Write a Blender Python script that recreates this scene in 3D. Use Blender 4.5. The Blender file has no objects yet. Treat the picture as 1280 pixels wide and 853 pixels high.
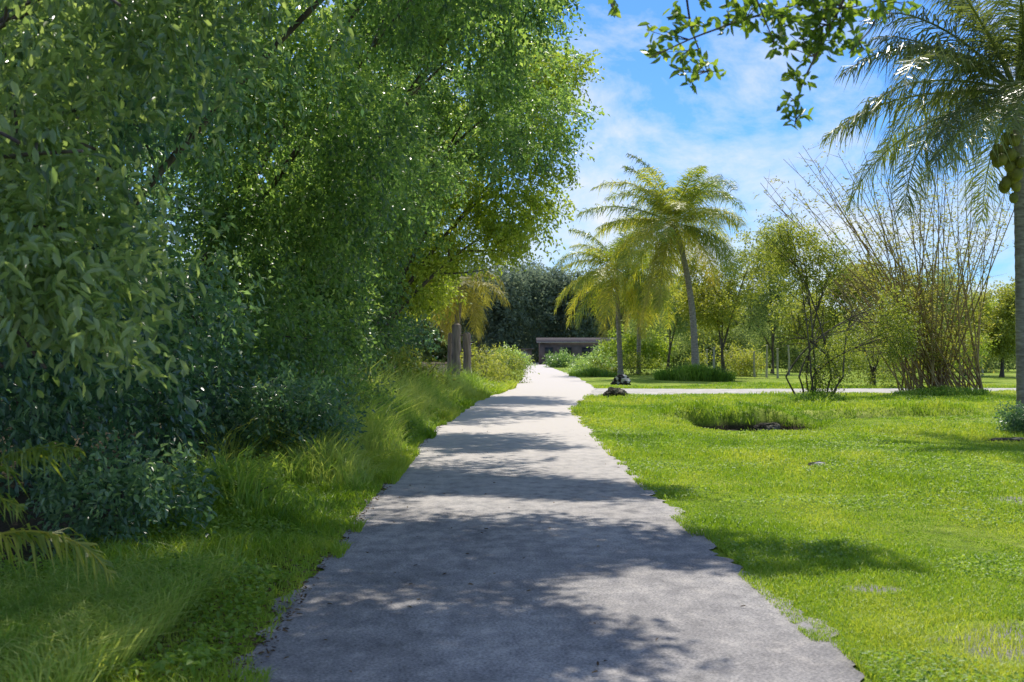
import bpy, math, random
import numpy as np
from mathutils import Vector
random.seed(4)
R=math.radians
scene=bpy.context.scene
col=scene.collection
F=1600.0; H=1.65; HY=440.0
def at(px,py,Y): return np.array([(px-640)/F*Y, Y, H-(py-HY)/F*Y])
def gx(px,Y): return (px-640)/F*Y

# ------------------------------------------------------------ ground height
EY=[-30,6.4,8.95,12.6,18.9,27.8,36,44,58,82,132,200,230]
EL=[-1.3,-1.38,-1.5,-1.57,-1.65,-1.65,-1.45,-1.1,0.0,0.77,1.24,1.5,1.6]
ER=[1.85,1.82,1.79,1.69,1.65,1.65,1.68,2.5,3.8,4.2,4.1,4.5,4.6]
def el(y): return np.interp(y,EY,EL)
def er(y): return np.interp(y,EY,ER)
def drive_c(x): return np.interp(x,[2,8,22,60],[52.5,53.0,55.5,59])
def drive_w(x): return np.interp(x,[2,5,9,22],[11.0,9.0,7.0,5.0])
def nz(p,s,seed,oct=5):
    r=np.random.RandomState(seed)
    v=0
    for i in range(oct):
        k=r.normal(size=3); k/=np.linalg.norm(k); k*=s*(0.6+0.5*i)
        v=v+np.sin(p@k+r.uniform(0,6.28))*(1/(1+0.25*i))
    return v/ (oct*0.42)
def ss(a,b,x):
    t=np.clip((x-a)/(b-a),0,1); return t*t*(3-2*t)
def hollow(x,y):
    wv=.45*np.sin(x*1.7)+.2*np.sin(x*5.3)+.1*np.sin(x*11)
    fy=ss(26.6,30.8,y)*(1-ss(33.0,33.8,y+wv))
    fx=ss(3.6,5.0,x+.3*np.sin(y*2))*(1-ss(6.6,8.2,x))
    fy2=ss(30.5,34.0,y)*(1-ss(35.2,36.4,y+.4*np.sin(x*1.7)+.15*np.sin(x*6)))
    fx2=ss(7.0,9.0,x)*(1-ss(12.0,14,x))
    return fy*fx,fy2*fx2
def rimh(x,y):
    wv=.45*np.sin(x*1.7)+.2*np.sin(x*5.3)+.1*np.sin(x*11)
    a=ss(33.1,34.2,y+wv)*(1-ss(34.8,38.5,y))*ss(3.2,5.0,x)*(1-ss(6.8,8.8,x))
    b=ss(35.4,36.8,y+.4*np.sin(x*1.7)+.15*np.sin(x*6))*(1-ss(37.4,41,y))*ss(7.2,9,x)*(1-ss(12,14.5,x))
    return a,b
def hgt(x,y):
    x=np.asarray(x,float); y=np.asarray(y,float)
    d=np.maximum(el(y)-x, x-er(y))
    m=np.clip((d-0.7)/2.0,0,1)
    dd=np.abs(y-drive_c(x))-drive_w(x)/2
    m2=np.where(x>0,np.clip((dd-0.8)/2.5,0,1),1)
    m=m*m2
    h=0.07*np.sin(x*0.55+1)*np.sin(y*0.23)+0.05*np.sin(x*0.21+y*0.4)+.02*np.sin(x*1.7+y*.6)*np.sin(y*1.1)
    far=np.clip((y-90)/60,0,1); h=h*(1-far)
    a,b=hollow(x,y); ra,rb=rimh(x,y)
    return m*(h-0.72*a-0.34*b+(.15+.06*np.sin(x*3.1)+.03*np.sin(x*9))*ra+.09*rb)
# ------------------------------------------------------------ mesh builder
class MB:
    def __init__(s): s.v=[]; s.f=[]; s.n=0; s.t=[]
    def add(s,v,f,t=None):
        v=np.asarray(v,float).reshape(-1,3)
        s.v.append(v)
        f=np.asarray(f,int)
        s.f.append(f+s.n); s.n+=len(v)
        s.t.append(np.full(len(v),0.5) if t is None else (np.full(len(v),float(t)) if np.isscalar(t) else np.asarray(t,float)))
    def build(s,name,mat,parent=None,smooth=False):
        v=np.concatenate(s.v); t=np.concatenate(s.t)
        if parent is not None: v=v-np.array(parent.location)
        me=bpy.data.meshes.new(name)
        me.vertices.add(len(v)); me.vertices.foreach_set('co',v.astype(np.float32).ravel())
        loops=np.concatenate([f.ravel() for f in s.f])
        sizes=np.concatenate([np.full(len(f),f.shape[1]) for f in s.f])
        st=np.concatenate([[0],np.cumsum(sizes)[:-1]])
        me.loops.add(len(loops)); me.loops.foreach_set('vertex_index',loops.astype(np.int32))
        me.polygons.add(len(sizes)); me.polygons.foreach_set('loop_start',st.astype(np.int32))
        if smooth: me.polygons.foreach_set('use_smooth',np.ones(len(sizes),bool))
        a=me.attributes.new('tint','FLOAT','POINT'); a.data.foreach_set('value',np.clip(t,0,1).astype(np.float32))
        me.update(calc_edges=True)
        me.materials.append(mat)
        o=bpy.data.objects.new(name,me); col.objects.link(o)
        if parent is not None: o.parent=parent
        return o
def unit(a): return a/np.maximum(np.linalg.norm(a,axis=-1,keepdims=True),1e-9)
def tube(mb,pts,rad,n=8,t=0.5,cap=True):
    pts=np.asarray(pts,float); rad=np.asarray(rad,float)
    k=len(pts)
    tan=unit(np.gradient(pts,axis=0))
    ref=np.array([0.,1,0]) if abs(tan[0][1])<0.8 else np.array([1.,0,0])
    a=unit(np.cross(tan,ref)); b=np.cross(tan,a)
    ang=np.linspace(0,2*np.pi,n,endpoint=False)
    v=pts[:,None,:]+rad[:,None,None]*(np.cos(ang)[None,:,None]*a[:,None,:]+np.sin(ang)[None,:,None]*b[:,None,:])
    v=v.reshape(-1,3)
    i=np.arange(k-1)[:,None]*n; j=np.arange(n)[None,:]; j2=(j+1)%n
    f=np.stack([i+j,i+j2,i+n+j2,i+n+j],-1).reshape(-1,4)
    mb.add(v,f,t)
    if cap:
        mb.add(np.vstack([v[-n:],pts[-1:]]),np.array([[q,(q+1)%n,n] for q in range(n)]),t)
def bez(p0,p1,p2,k=8):
    s=np.linspace(0,1,k)[:,None]
    return (1-s)**2*np.asarray(p0)+2*s*(1-s)*np.asarray(p1)+s*s*np.asarray(p2)
def box(mb,c,sz,rz=0,t=0.5,bev=0):
    x,y,z=[q/2 for q in sz]
    v=np.array([[a*x,b*y,d*z] for a in(-1,1) for b in(-1,1) for d in(-1,1)],float)
    ca,sa=math.cos(rz),math.sin(rz)
    v=np.stack([v[:,0]*ca-v[:,1]*sa,v[:,0]*sa+v[:,1]*ca,v[:,2]],-1)+np.asarray(c)
    mb.add(v,[[0,1,3,2],[4,6,7,5],[0,4,5,1],[2,3,7,6],[0,2,6,4],[1,5,7,3]],t)
def leaves(mb,P,D,U,L,W,tint,six=False,fold=0.25):
    D=unit(D); S=unit(np.cross(D,U)); N=np.cross(S,D)
    L=L[:,None]; W=W[:,None]
    n=len(P)
    if six:
        b=P; t=P+D*L-N*L*0.12
        l1=P+D*L*0.3+S*W*0.42+N*W*fold; l2=P+D*L*0.68+S*W*0.40+N*W*(fold-.1)
        r1=P+D*L*0.3-S*W*0.42+N*W*fold; r2=P+D*L*0.68-S*W*0.40+N*W*(fold-.1)
        v=np.stack([b,l1,l2,t,r2,r1],1).reshape(-1,3)
        i=np.arange(n)[:,None]*6
        f=np.concatenate([i+np.array([0,3,2,1]),i+np.array([0,5,4,3])])
        mb.add(v,f,np.repeat(tint,6))
    else:
        b=P; t=P+D*L
        l=P+D*L*0.48+S*W*0.5+N*W*fold; r=P+D*L*0.48-S*W*0.5+N*W*fold
        v=np.stack([b,l,t,r],1).reshape(-1,3)
        i=np.arange(n)[:,None]*4
        f=np.concatenate([i+np.array([0,2,1]),i+np.array([0,3,2])])
        mb.add(v,f,np.repeat(tint,4))
# ------------------------------------------------------------ materials
def newmat(name):
    m=bpy.data.materials.new(name); m.use_nodes=True
    nt=m.node_tree; nt.nodes.clear(); return m,nt
def nd(nt,typ,**k):
    n=nt.nodes.new(typ)
    for a,b in k.items():
        setattr(n,a,b)
    return n
def ramp(nt,stops):
    r=nt.nodes.new('ShaderNodeValToRGB'); e=r.color_ramp.elements
    e[0].position=stops[0][0]; e[0].color=(*stops[0][1],1)
    e[1].position=stops[-1][0]; e[1].color=(*stops[-1][1],1)
    for p,c in stops[1:-1]:
        q=e.new(p); q.color=(*c,1)
    return r
def leafmat(name,c0,c1,c2,rough=0.42,trans=0.45,spec=0.5,tb=1.6,ty=(1.2,1.12,.5)):
    m,nt=newmat(name)
    at_=nd(nt,'ShaderNodeAttribute',attribute_name='tint')
    r=ramp(nt,[(0.0,c0),(0.5,c1),(1.0,c2)])
    nt.links.new(at_.outputs['Fac'],r.inputs[0])
    p=nd(nt,'ShaderNodeBsdfPrincipled'); p.inputs['Roughness'].default_value=rough
    p.inputs['Specular IOR Level'].default_value=spec
    nt.links.new(r.outputs[0],p.inputs['Base Color'])
    mx=nd(nt,'ShaderNodeMix',data_type='RGBA',blend_type='MULTIPLY'); mx.inputs[0].default_value=1
    mx.inputs[7].default_value=(tb*ty[0],tb*ty[1],tb*ty[2],1)
    nt.links.new(r.outputs[0],mx.inputs[6])
    tr=nd(nt,'ShaderNodeBsdfTranslucent'); nt.links.new(mx.outputs[2],tr.inputs[0])
    ms=nd(nt,'ShaderNodeMixShader'); ms.inputs[0].default_value=trans
    nt.links.new(p.outputs[0],ms.inputs[1]); nt.links.new(tr.outputs[0],ms.inputs[2])
    o=nd(nt,'ShaderNodeOutputMaterial'); nt.links.new(ms.outputs[0],o.inputs[0])
    return m
def noisemat(name,stops,scale=5,detail=6,rough=0.9,bump=0.3,stretch=(1,1,1),dist=0.02):
    m,nt=newmat(name)
    g=nd(nt,'ShaderNodeTexCoord'); mp=nd(nt,'ShaderNodeMapping'); mp.inputs['Scale'].default_value=stretch
    nt.links.new(g.outputs['Object'],mp.inputs[0])
    n=nd(nt,'ShaderNodeTexNoise'); n.inputs['Scale'].default_value=scale; n.inputs['Detail'].default_value=detail
    nt.links.new(mp.outputs[0],n.inputs[0])
    r=ramp(nt,stops); nt.links.new(n.outputs['Fac'],r.inputs[0])
    p=nd(nt,'ShaderNodeBsdfPrincipled'); p.inputs['Roughness'].default_value=rough
    p.inputs['Specular IOR Level'].default_value=0.2
    nt.links.new(r.outputs[0],p.inputs['Base Color'])
    b=nd(nt,'ShaderNodeBump'); b.inputs['Strength'].default_value=bump; b.inputs['Distance'].default_value=dist
    nt.links.new(n.outputs['Fac'],b.inputs['Height']); nt.links.new(b.outputs[0],p.inputs['Normal'])
    o=nd(nt,'ShaderNodeOutputMaterial'); nt.links.new(p.outputs[0],o.inputs[0])
    return m
M={}
M['leaf_near']=leafmat('leaf_near',(.06,.12,.05),(.17,.255,.09),(.38,.47,.19),rough=.32,spec=1.0,tb=1.8,trans=.43,ty=(1.1,1.1,.65))
M['leaf_dark']=leafmat('leaf_dark',(.04,.10,.06),(.13,.235,.12),(.31,.42,.20),rough=.32,spec=1.0,ty=(1.05,1.1,.65),tb=1.8,trans=.43)
M['leaf_over']=leafmat('leaf_over',(.06,.12,.03),(.15,.25,.045),(.30,.40,.08),rough=.42,spec=.6,tb=1.8,trans=.5)
M['leaf_mid']=leafmat('leaf_mid',(.06,.125,.05),(.17,.28,.09),(.38,.48,.15),rough=.36,spec=.9,tb=1.8,trans=.47,ty=(1.12,1.12,.58))
M['leaf_bright']=leafmat('leaf_bright',(.13,.19,.035),(.27,.37,.06),(.46,.52,.11),rough=.45,trans=.5)
M['leaf_yellow']=leafmat('leaf_yellow',(.12,.165,.035),(.25,.30,.065),(.42,.43,.12),rough=.5,trans=.48)
M['leaf_olive']=leafmat('leaf_olive',(.09,.135,.03),(.19,.25,.05),(.37,.41,.10),rough=.5,trans=.47)
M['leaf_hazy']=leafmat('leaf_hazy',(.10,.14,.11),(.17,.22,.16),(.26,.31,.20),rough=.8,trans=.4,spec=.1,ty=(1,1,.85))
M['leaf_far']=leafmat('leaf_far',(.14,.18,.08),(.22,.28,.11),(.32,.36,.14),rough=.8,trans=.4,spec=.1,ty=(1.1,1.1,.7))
M['palm']=leafmat('palm',(.07,.12,.03),(.20,.27,.05),(.58,.53,.10),rough=.4,tb=1.8)
M['palm_grey']=leafmat('palm_grey',(.045,.075,.035),(.12,.17,.06),(.30,.35,.11),rough=.32,spec=.8,tb=1.4,trans=.38,ty=(1.15,1.1,.6))
M['palm_dry']=leafmat('palm_dry',(.16,.16,.04),(.28,.28,.07),(.42,.38,.13),rough=.6)
M['bamboo_leaf']=leafmat('bamboo_leaf',(.12,.14,.035),(.26,.28,.07),(.44,.42,.15),rough=.5)
M['grass']=leafmat('grass',(.10,.20,.018),(.23,.37,.035),(.47,.53,.10),rough=.5,trans=.4,spec=.3,tb=1.5)
M['grass_tall']=leafmat('grass_tall',(.10,.20,.035),(.23,.37,.06),(.48,.54,.16),rough=.5,trans=.45,spec=.3,tb=1.6,ty=(1.15,1.1,.6))
M['weed']=leafmat('weed',(.09,.17,.03),(.20,.33,.055),(.35,.46,.11),rough=.5,trans=.42,spec=.3)
M['bark']=noisemat('bark',[(0.3,(.045,.036,.03)),(0.6,(.14,.12,.10)),(.8,(.25,.23,.2))],6,8,.95,.8,(1,1,.25),.05)
M['palm_bark']=noisemat('palm_bark',[(0.3,(.17,.15,.14)),(0.6,(.33,.30,.28)),(.8,(.46,.43,.40))],5,6,.95,.7,(1,1,4),.03)
M['culm']=noisemat('culm',[(0.3,(.16,.11,.055)),(0.6,(.34,.25,.12)),(.8,(.46,.36,.19))],3,4,.6,.1,(1,1,.6))
M['wood_post']=noisemat('wood_post',[(0.3,(.18,.14,.12)),(0.6,(.36,.29,.25)),(.8,(.5,.42,.36))],4,8,.95,.6,(4,4,.4),.03)
M['pale_post']=noisemat('pale_post',[(0.3,(.32,.30,.26)),(0.8,(.6,.57,.5))],4,8,.95,.4,(4,4,.6))
M['rock']=noisemat('rock',[(0.42,(.02,.02,.02)),(0.5,(.06,.06,.055)),(.54,(.45,.44,.42)),(.8,(.7,.7,.67))],3.6,8,.95,1.0,(1,1,1),.08)
M['rock_dark']=noisemat('rock_dark',[(0.36,(.03,.027,.02)),(0.55,(.10,.09,.06)),(.66,(.28,.26,.19))],5,8,.95,1.0,(1,1,1),.08)
M['wall']=noisemat('wall',[(0.3,(.12,.095,.09)),(0.8,(.20,.16,.15))],2,4,.9,.1)
M['roof']=noisemat('roof',[(0.3,(.07,.06,.065)),(0.8,(.11,.10,.10))],2,4,1,.1)
M['trim']=noisemat('trim',[(0.3,(.30,.28,.27)),(0.8,(.42,.40,.38))],2,4,.6,.05)
M['glass']=noisemat('glass',[(0.3,(.03,.035,.04)),(0.8,(.06,.07,.08))],1,2,.1,.0)
M['coconut']=noisemat('coconut',[(0.3,(.12,.13,.03)),(0.6,(.25,.25,.07)),(.8,(.38,.30,.10))],4,4,.6,.1)
M['litter']=leafmat('litter',(.05,.035,.02),(.15,.10,.06),(.28,.21,.12),rough=.8,trans=.15,spec=.2)

def road_material():
    m,nt=newmat('asphalt'); L=nt.links.new
    g=nd(nt,'ShaderNodeNewGeometry')
    def noise(s,d,st=(1,1,1),rg=.6):
        mp=nd(nt,'ShaderNodeMapping'); mp.inputs['Scale'].default_value=st; L(g.outputs['Position'],mp.inputs[0])
        n=nd(nt,'ShaderNodeTexNoise'); n.inputs['Scale'].default_value=s; n.inputs['Detail'].default_value=d; n.inputs['Roughness'].default_value=rg
        L(mp.outputs[0],n.inputs[0]); return n
    big=noise(.55,6,(1,.45,1)); fine=noise(60,3); mid=noise(5,8,(1,.6,1),.7)
    r1=ramp(nt,[(.3,(.165,.155,.150)),(.5,(.28,.265,.255)),(.7,(.42,.40,.38))]); L(big.outputs[0],r1.inputs[0])
    r2=ramp(nt,[(.3,(.45,.45,.47)),(.5,(1,1,1)),(.72,(1.6,1.56,1.52))]); L(fine.outputs[0],r2.inputs[0])
    r3=ramp(nt,[(.3,(.62,.62,.64)),(.5,(1,1,1)),(.7,(1.35,1.32,1.27))]); L(mid.outputs[0],r3.inputs[0])
    def mul(a,b):
        x=nd(nt,'ShaderNodeMix',data_type='RGBA',blend_type='MULTIPLY'); x.inputs[0].default_value=1
        L(a,x.inputs[6]); L(b,x.inputs[7]); return x.outputs[2]
    c=mul(mul(r1.outputs[0],r2.outputs[0]),r3.outputs[0])
    vo=nd(nt,'ShaderNodeTexVoronoi',feature='DISTANCE_TO_EDGE'); vo.inputs['Scale'].default_value=.55
    wv=nd(nt,'ShaderNodeMix',data_type='RGBA',blend_type='LINEAR_LIGHT'); wv.inputs[0].default_value=.25; L(g.outputs['Position'],wv.inputs[6]); L(mid.outputs['Color'],wv.inputs[7]); L(wv.outputs[2],vo.inputs['Vector'])
    ck=nd(nt,'ShaderNodeMapRange'); ck.inputs[1].default_value=.0; ck.inputs[2].default_value=.010; ck.inputs[3].default_value=.75; ck.inputs[4].default_value=1; L(vo.outputs['Distance'],ck.inputs[0])
    c=mul(c,ck.outputs[0])
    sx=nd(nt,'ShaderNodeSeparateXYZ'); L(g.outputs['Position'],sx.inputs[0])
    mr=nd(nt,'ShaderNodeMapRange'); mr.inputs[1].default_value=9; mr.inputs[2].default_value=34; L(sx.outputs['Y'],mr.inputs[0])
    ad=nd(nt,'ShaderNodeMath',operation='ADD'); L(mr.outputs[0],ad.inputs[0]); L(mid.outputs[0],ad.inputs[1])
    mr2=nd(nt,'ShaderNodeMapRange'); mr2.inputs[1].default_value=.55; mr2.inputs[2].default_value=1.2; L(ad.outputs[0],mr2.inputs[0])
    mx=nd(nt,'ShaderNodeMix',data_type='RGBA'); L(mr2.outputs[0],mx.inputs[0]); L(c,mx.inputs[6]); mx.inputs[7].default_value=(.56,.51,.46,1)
    p=nd(nt,'ShaderNodeBsdfPrincipled'); p.inputs['Roughness'].default_value=.8; p.inputs['Specular IOR Level'].default_value=.4
    L(mx.outputs[2],p.inputs['Base Color'])
    b=nd(nt,'ShaderNodeBump'); b.inputs['Strength'].default_value=.8; b.inputs['Distance'].default_value=.006; L(fine.outputs[0],b.inputs['Height'])
    b2=nd(nt,'ShaderNodeBump'); b2.inputs['Strength'].default_value=.4; b2.inputs['Distance'].default_value=.03; L(mid.outputs[0],b2.inputs['Height']); L(b.outputs[0],b2.inputs['Normal'])
    L(b2.outputs[0],p.inputs['Normal'])
    o=nd(nt,'ShaderNodeOutputMaterial'); L(p.outputs[0],o.inputs[0]); return m
def ground_material():
    m,nt=newmat('lawn_soil'); L=nt.links.new
    g=nd(nt,'ShaderNodeNewGeometry')
    def noise(s,d,rg=.6):
        n=nd(nt,'ShaderNodeTexNoise'); n.inputs['Scale'].default_value=s; n.inputs['Detail'].default_value=d; n.inputs['Roughness'].default_value=rg
        L(g.outputs['Position'],n.inputs[0]); return n
    big=noise(.35,7,.65); mid=noise(3.5,8,.7); fine=noise(30,5,.7)
    r1=ramp(nt,[(.30,(.12,.18,.02)),(.46,(.21,.31,.03)),(.58,(.31,.39,.06)),(.70,(.44,.45,.16))]); L(big.outputs[0],r1.inputs[0])
    r2=ramp(nt,[(.3,(.32,.38,.38)),(.5,(1,1,1)),(.7,(1.45,1.35,1.2))]); L(mid.outputs[0],r2.inputs[0])
    r3=ramp(nt,[(.3,(.5,.5,.5)),(.5,(1,1,1)),(.7,(1.5,1.45,1.3))]); L(fine.outputs[0],r3.inputs[0])
    def mul(a,b):
        x=nd(nt,'ShaderNodeMix',data_type='RGBA',blend_type='MULTIPLY'); x.inputs[0].default_value=1
        L(a,x.inputs[6]); L(b,x.inputs[7]); return x.outputs[2]
    c=mul(mul(r1.outputs[0],r2.outputs[0]),r3.outputs[0])
    sx=nd(nt,'ShaderNodeSeparateXYZ'); L(g.outputs['Position'],sx.inputs[0])
    ma=nd(nt,'ShaderNodeMath',operation='MULTIPLY_ADD'); L(mid.outputs[0],ma.inputs[0]); ma.inputs[1].default_value=1.6; L(sx.outputs['X'],ma.inputs[2])
    mr=nd(nt,'ShaderNodeMapRange'); mr.inputs[1].default_value=-.9; mr.inputs[2].default_value=-1.7; L(ma.outputs[0],mr.inputs[0])
    rs=ramp(nt,[(.3,(.045,.035,.022)),(.6,(.11,.085,.055)),(.8,(.22,.17,.11))]); L(fine.outputs[0],rs.inputs[0])
    mx=nd(nt,'ShaderNodeMix',data_type='RGBA'); L(mr.outputs[0],mx.inputs[0]); L(c,mx.inputs[6]); L(rs.outputs[0],mx.inputs[7])
    cc=mx.outputs[2]
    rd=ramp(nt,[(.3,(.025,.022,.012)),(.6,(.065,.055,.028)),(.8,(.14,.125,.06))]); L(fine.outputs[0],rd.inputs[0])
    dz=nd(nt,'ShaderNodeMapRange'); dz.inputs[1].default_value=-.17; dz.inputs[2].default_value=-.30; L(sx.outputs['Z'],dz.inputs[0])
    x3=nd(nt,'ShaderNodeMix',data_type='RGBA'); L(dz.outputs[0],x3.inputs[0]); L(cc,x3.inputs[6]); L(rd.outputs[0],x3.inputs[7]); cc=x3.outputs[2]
    rb=ramp(nt,[(.3,(.22,.21,.2)),(.7,(.42,.40,.37))]); L(fine.outputs[0],rb.inputs[0])
    for (x,y,r) in BARE:
        ds=nd(nt,'ShaderNodeVectorMath',operation='DISTANCE'); L(g.outputs['Position'],ds.inputs[0]); ds.inputs[1].default_value=(x,y,0)
        a=nd(nt,'ShaderNodeMath',operation='MULTIPLY_ADD'); L(mid.outputs[0],a.inputs[0]); a.inputs[1].default_value=r*2.2; L(ds.outputs['Value'],a.inputs[2])
        q=nd(nt,'ShaderNodeMapRange'); q.inputs[1].default_value=r*2.1; q.inputs[2].default_value=r*1.5; L(a.outputs[0],q.inputs[0])
        x2=nd(nt,'ShaderNodeMix',data_type='RGBA'); L(q.outputs[0],x2.inputs[0]); L(cc,x2.inputs[6]); L(rb.outputs[0],x2.inputs[7]); cc=x2.outputs[2]
    p=nd(nt,'ShaderNodeBsdfPrincipled'); p.inputs['Roughness'].default_value=.95; p.inputs['Specular IOR Level'].default_value=.1
    L(cc,p.inputs['Base Color'])
    b=nd(nt,'ShaderNodeBump'); b.inputs['Strength'].default_value=.8; b.inputs['Distance'].default_value=.05; L(fine.outputs[0],b.inputs['Height']); L(b.outputs[0],p.inputs['Normal'])
    o=nd(nt,'ShaderNodeOutputMaterial'); L(p.outputs[0],o.inputs[0]); return m
BARE=[(3.0,7.2,.7),(3.7,8.3,.4),(2.5,8.9,.22),(5.6,14,.4)]
M['road']=road_material(); M['ground']=ground_material()
M['sand']=noisemat('sand',[(0.3,(.36,.34,.31)),(0.5,(.50,.47,.43)),(.75,(.62,.59,.54))],1.5,8,.95,.4,(1,1,1),.03)

# ------------------------------------------------------------ tagging
def tag(o,label,cat,group=None,kind=None):
    if label: o['label']=label
    if cat: o['category']=cat
    if group: o['group']=group
    if kind: o['kind']=kind
    return o
def empty(name,loc,label,cat,group=None):
    o=bpy.data.objects.new(name,None); col.objects.link(o); o.location=loc; o.empty_display_size=.3
    return tag(o,label,cat,group)

# ------------------------------------------------------------ ground / road
def axis(segs):
    out=[]
    for a,b,s in segs: out.append(np.arange(a,b,s))
    return np.concatenate(out)
xs=axis([(-3000,-400,400),(-400,-60,40),(-60,-16,4),(-16,3,.4),(3,15,.2),(15,24,.4),(24,60,3),(60,400,40),(400,3200,400)])
ys=axis([(-400,-40,60),(-40,0,5),(0,25,.4),(25,38,.12),(38,60,.4),(60,120,2),(120,400,20),(400,4200,400)])
X,Y=np.meshgrid(xs,ys); Z=hgt(X,Y)
v=np.stack([X,Y,Z],-1).reshape(-1,3); nx=len(xs)
i=(np.arange(len(ys)-1)[:,None]*nx+np.arange(nx-1)[None,:]).ravel()
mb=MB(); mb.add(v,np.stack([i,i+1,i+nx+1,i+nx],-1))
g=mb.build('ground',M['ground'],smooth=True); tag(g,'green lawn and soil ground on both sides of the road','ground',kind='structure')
def strip(name,mat,L,Rr,z,label,cat):
    mb=MB(); L=np.asarray(L); Rr=np.asarray(Rr); k=len(L)
    m=6
    v=np.stack([L+(Rr-L)*s for s in np.linspace(0,1,m)],1)
    v=np.concatenate([v,np.full(v.shape[:2]+(1,),z)],-1).reshape(-1,3)
    i=(np.arange(k-1)[:,None]*m+np.arange(m-1)[None,:]).ravel()
    mb.add(v,np.stack([i,i+1,i+m+1,i+m],-1))
    o=mb.build(name,mat); tag(o,label,cat,kind='structure'); return o
yy=np.concatenate([np.arange(-20,60,.07),np.arange(60,230,1.5)])
rr=np.random.RandomState(3)
def wob(y,s): return .045*np.sin(y*1.3+s)+.04*np.sin(y*3.3+s*2)+.03*np.sin(y*7.7+s*3)+.02*np.sin(y*19+s)+rr.normal(0,.012,len(y))
Lp=np.stack([el(yy)+wob(yy,1),yy],-1); Rp=np.stack([er(yy)+wob(yy,4),yy],-1)
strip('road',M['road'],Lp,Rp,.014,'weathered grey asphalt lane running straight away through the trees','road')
xx=np.arange(1.5,60,.3)
c=drive_c(xx); w=drive_w(xx)/2
strip('side_path',M['sand'],np.stack([xx,c+w+.1*np.sin(xx*3)],-1),np.stack([xx,c-w+.1*np.sin(xx*2.3)],-1),.008,'pale sandy driveway branching right off the road across the lawn','path')
xx=np.arange(-7,1.5,.3); c=np.interp(xx,[-7,1.5],[57.5,56]); w=np.interp(xx,[-7,-1,1.5],[1.5,2.6,5])
strip('gateway_path',M['sand'],np.stack([xx,c+w+.1*np.sin(xx*3)],-1),np.stack([xx,c-w+.1*np.sin(xx*2.3)],-1),.005,'sandy turnout leading left to the wooden gate posts','path')

# ------------------------------------------------------------ trees
def split(lumps,seed,k=13,f=.42,core=.66):
    r=np.random.RandomState(seed+999); out=[]
    for l in np.asarray(lumps,float):
        c,Rv=l[:3],l[3:6]
        if core>0: out.append(np.concatenate([c,Rv*core]))
        for j in range(k):
            d=unit(r.normal(size=3)); out.append(np.concatenate([c+d*Rv*r.uniform(.6,.85),Rv*f*r.uniform(.65,1.15)]))
    return np.array(out)
def crown(mb,lumps,n,per,leaf,wid,droop,seed,gap=-.45,shell=.3,six=False,twig=.45,zmin=.12,gs=1.4,keep=None,sub=True,sp=(13,.42,.66),lowdark=0):
    r=np.random.RandomState(seed)
    if sub: lumps=split(lumps,seed,*sp)
    lumps=np.asarray(lumps,float)
    w=(lumps[:,3]*lumps[:,4]*lumps[:,5])**.67; w/=w.sum()
    N=int(n*1.6)
    id_=r.choice(len(lumps),N,p=w)
    d=unit(r.normal(size=(N,3)))
    rad=shell+(1-shell)*r.uniform(size=N)**.6
    C=lumps[id_,:3]; RR=lumps[id_,3:6]
    rad=rad*(1+.2*nz(d*3+C,1.0,seed+1))
    p=C+d*RR*rad[:,None]
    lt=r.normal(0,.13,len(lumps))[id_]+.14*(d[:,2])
    k=(nz(p,gs,seed+2)>gap)&(p[:,2]>zmin)
    if keep is not None: k&=keep(p)
    p=p[k][:n]; d=d[k][:n]; lt=lt[k][:n]; m=len(p)
    t=unit(d*.7+r.normal(size=(m,3))*.45+np.array([0,0,-droop]))
    tl=twig*r.uniform(.6,1.4,m)
    s=(np.arange(per)+.5)/per
    P=p[:,None,:]+t[:,None,:]*(tl[:,None]*s[None,:])[...,None]
    P[...,2]-=droop*.5*tl[:,None]*s[None,:]**2
    P=P.reshape(-1,3)
    T=np.repeat(t,per,0)
    q=len(P)
    P=P+r.normal(size=(q,3))*leaf*.35
    D=unit(T*.6+r.normal(size=(q,3))*.6+np.array([0,0,-.35*(droop+.3)]))
    U=r.normal(size=(q,3))*.7+np.array([0,0,1.])
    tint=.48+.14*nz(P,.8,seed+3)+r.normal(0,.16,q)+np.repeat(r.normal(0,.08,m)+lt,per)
    if lowdark: tint=tint-lowdark*(1-ss(1.2,4.0,P[:,2]))  # leaves low in the crown tinted darker, shade put into their colour
    P[:,2]=np.maximum(P[:,2],.06)
    leaves(mb,P,D,U,leaf*r.uniform(.7,1.3,q),wid*r.uniform(.75,1.25,q),tint,six)
    return p
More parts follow.
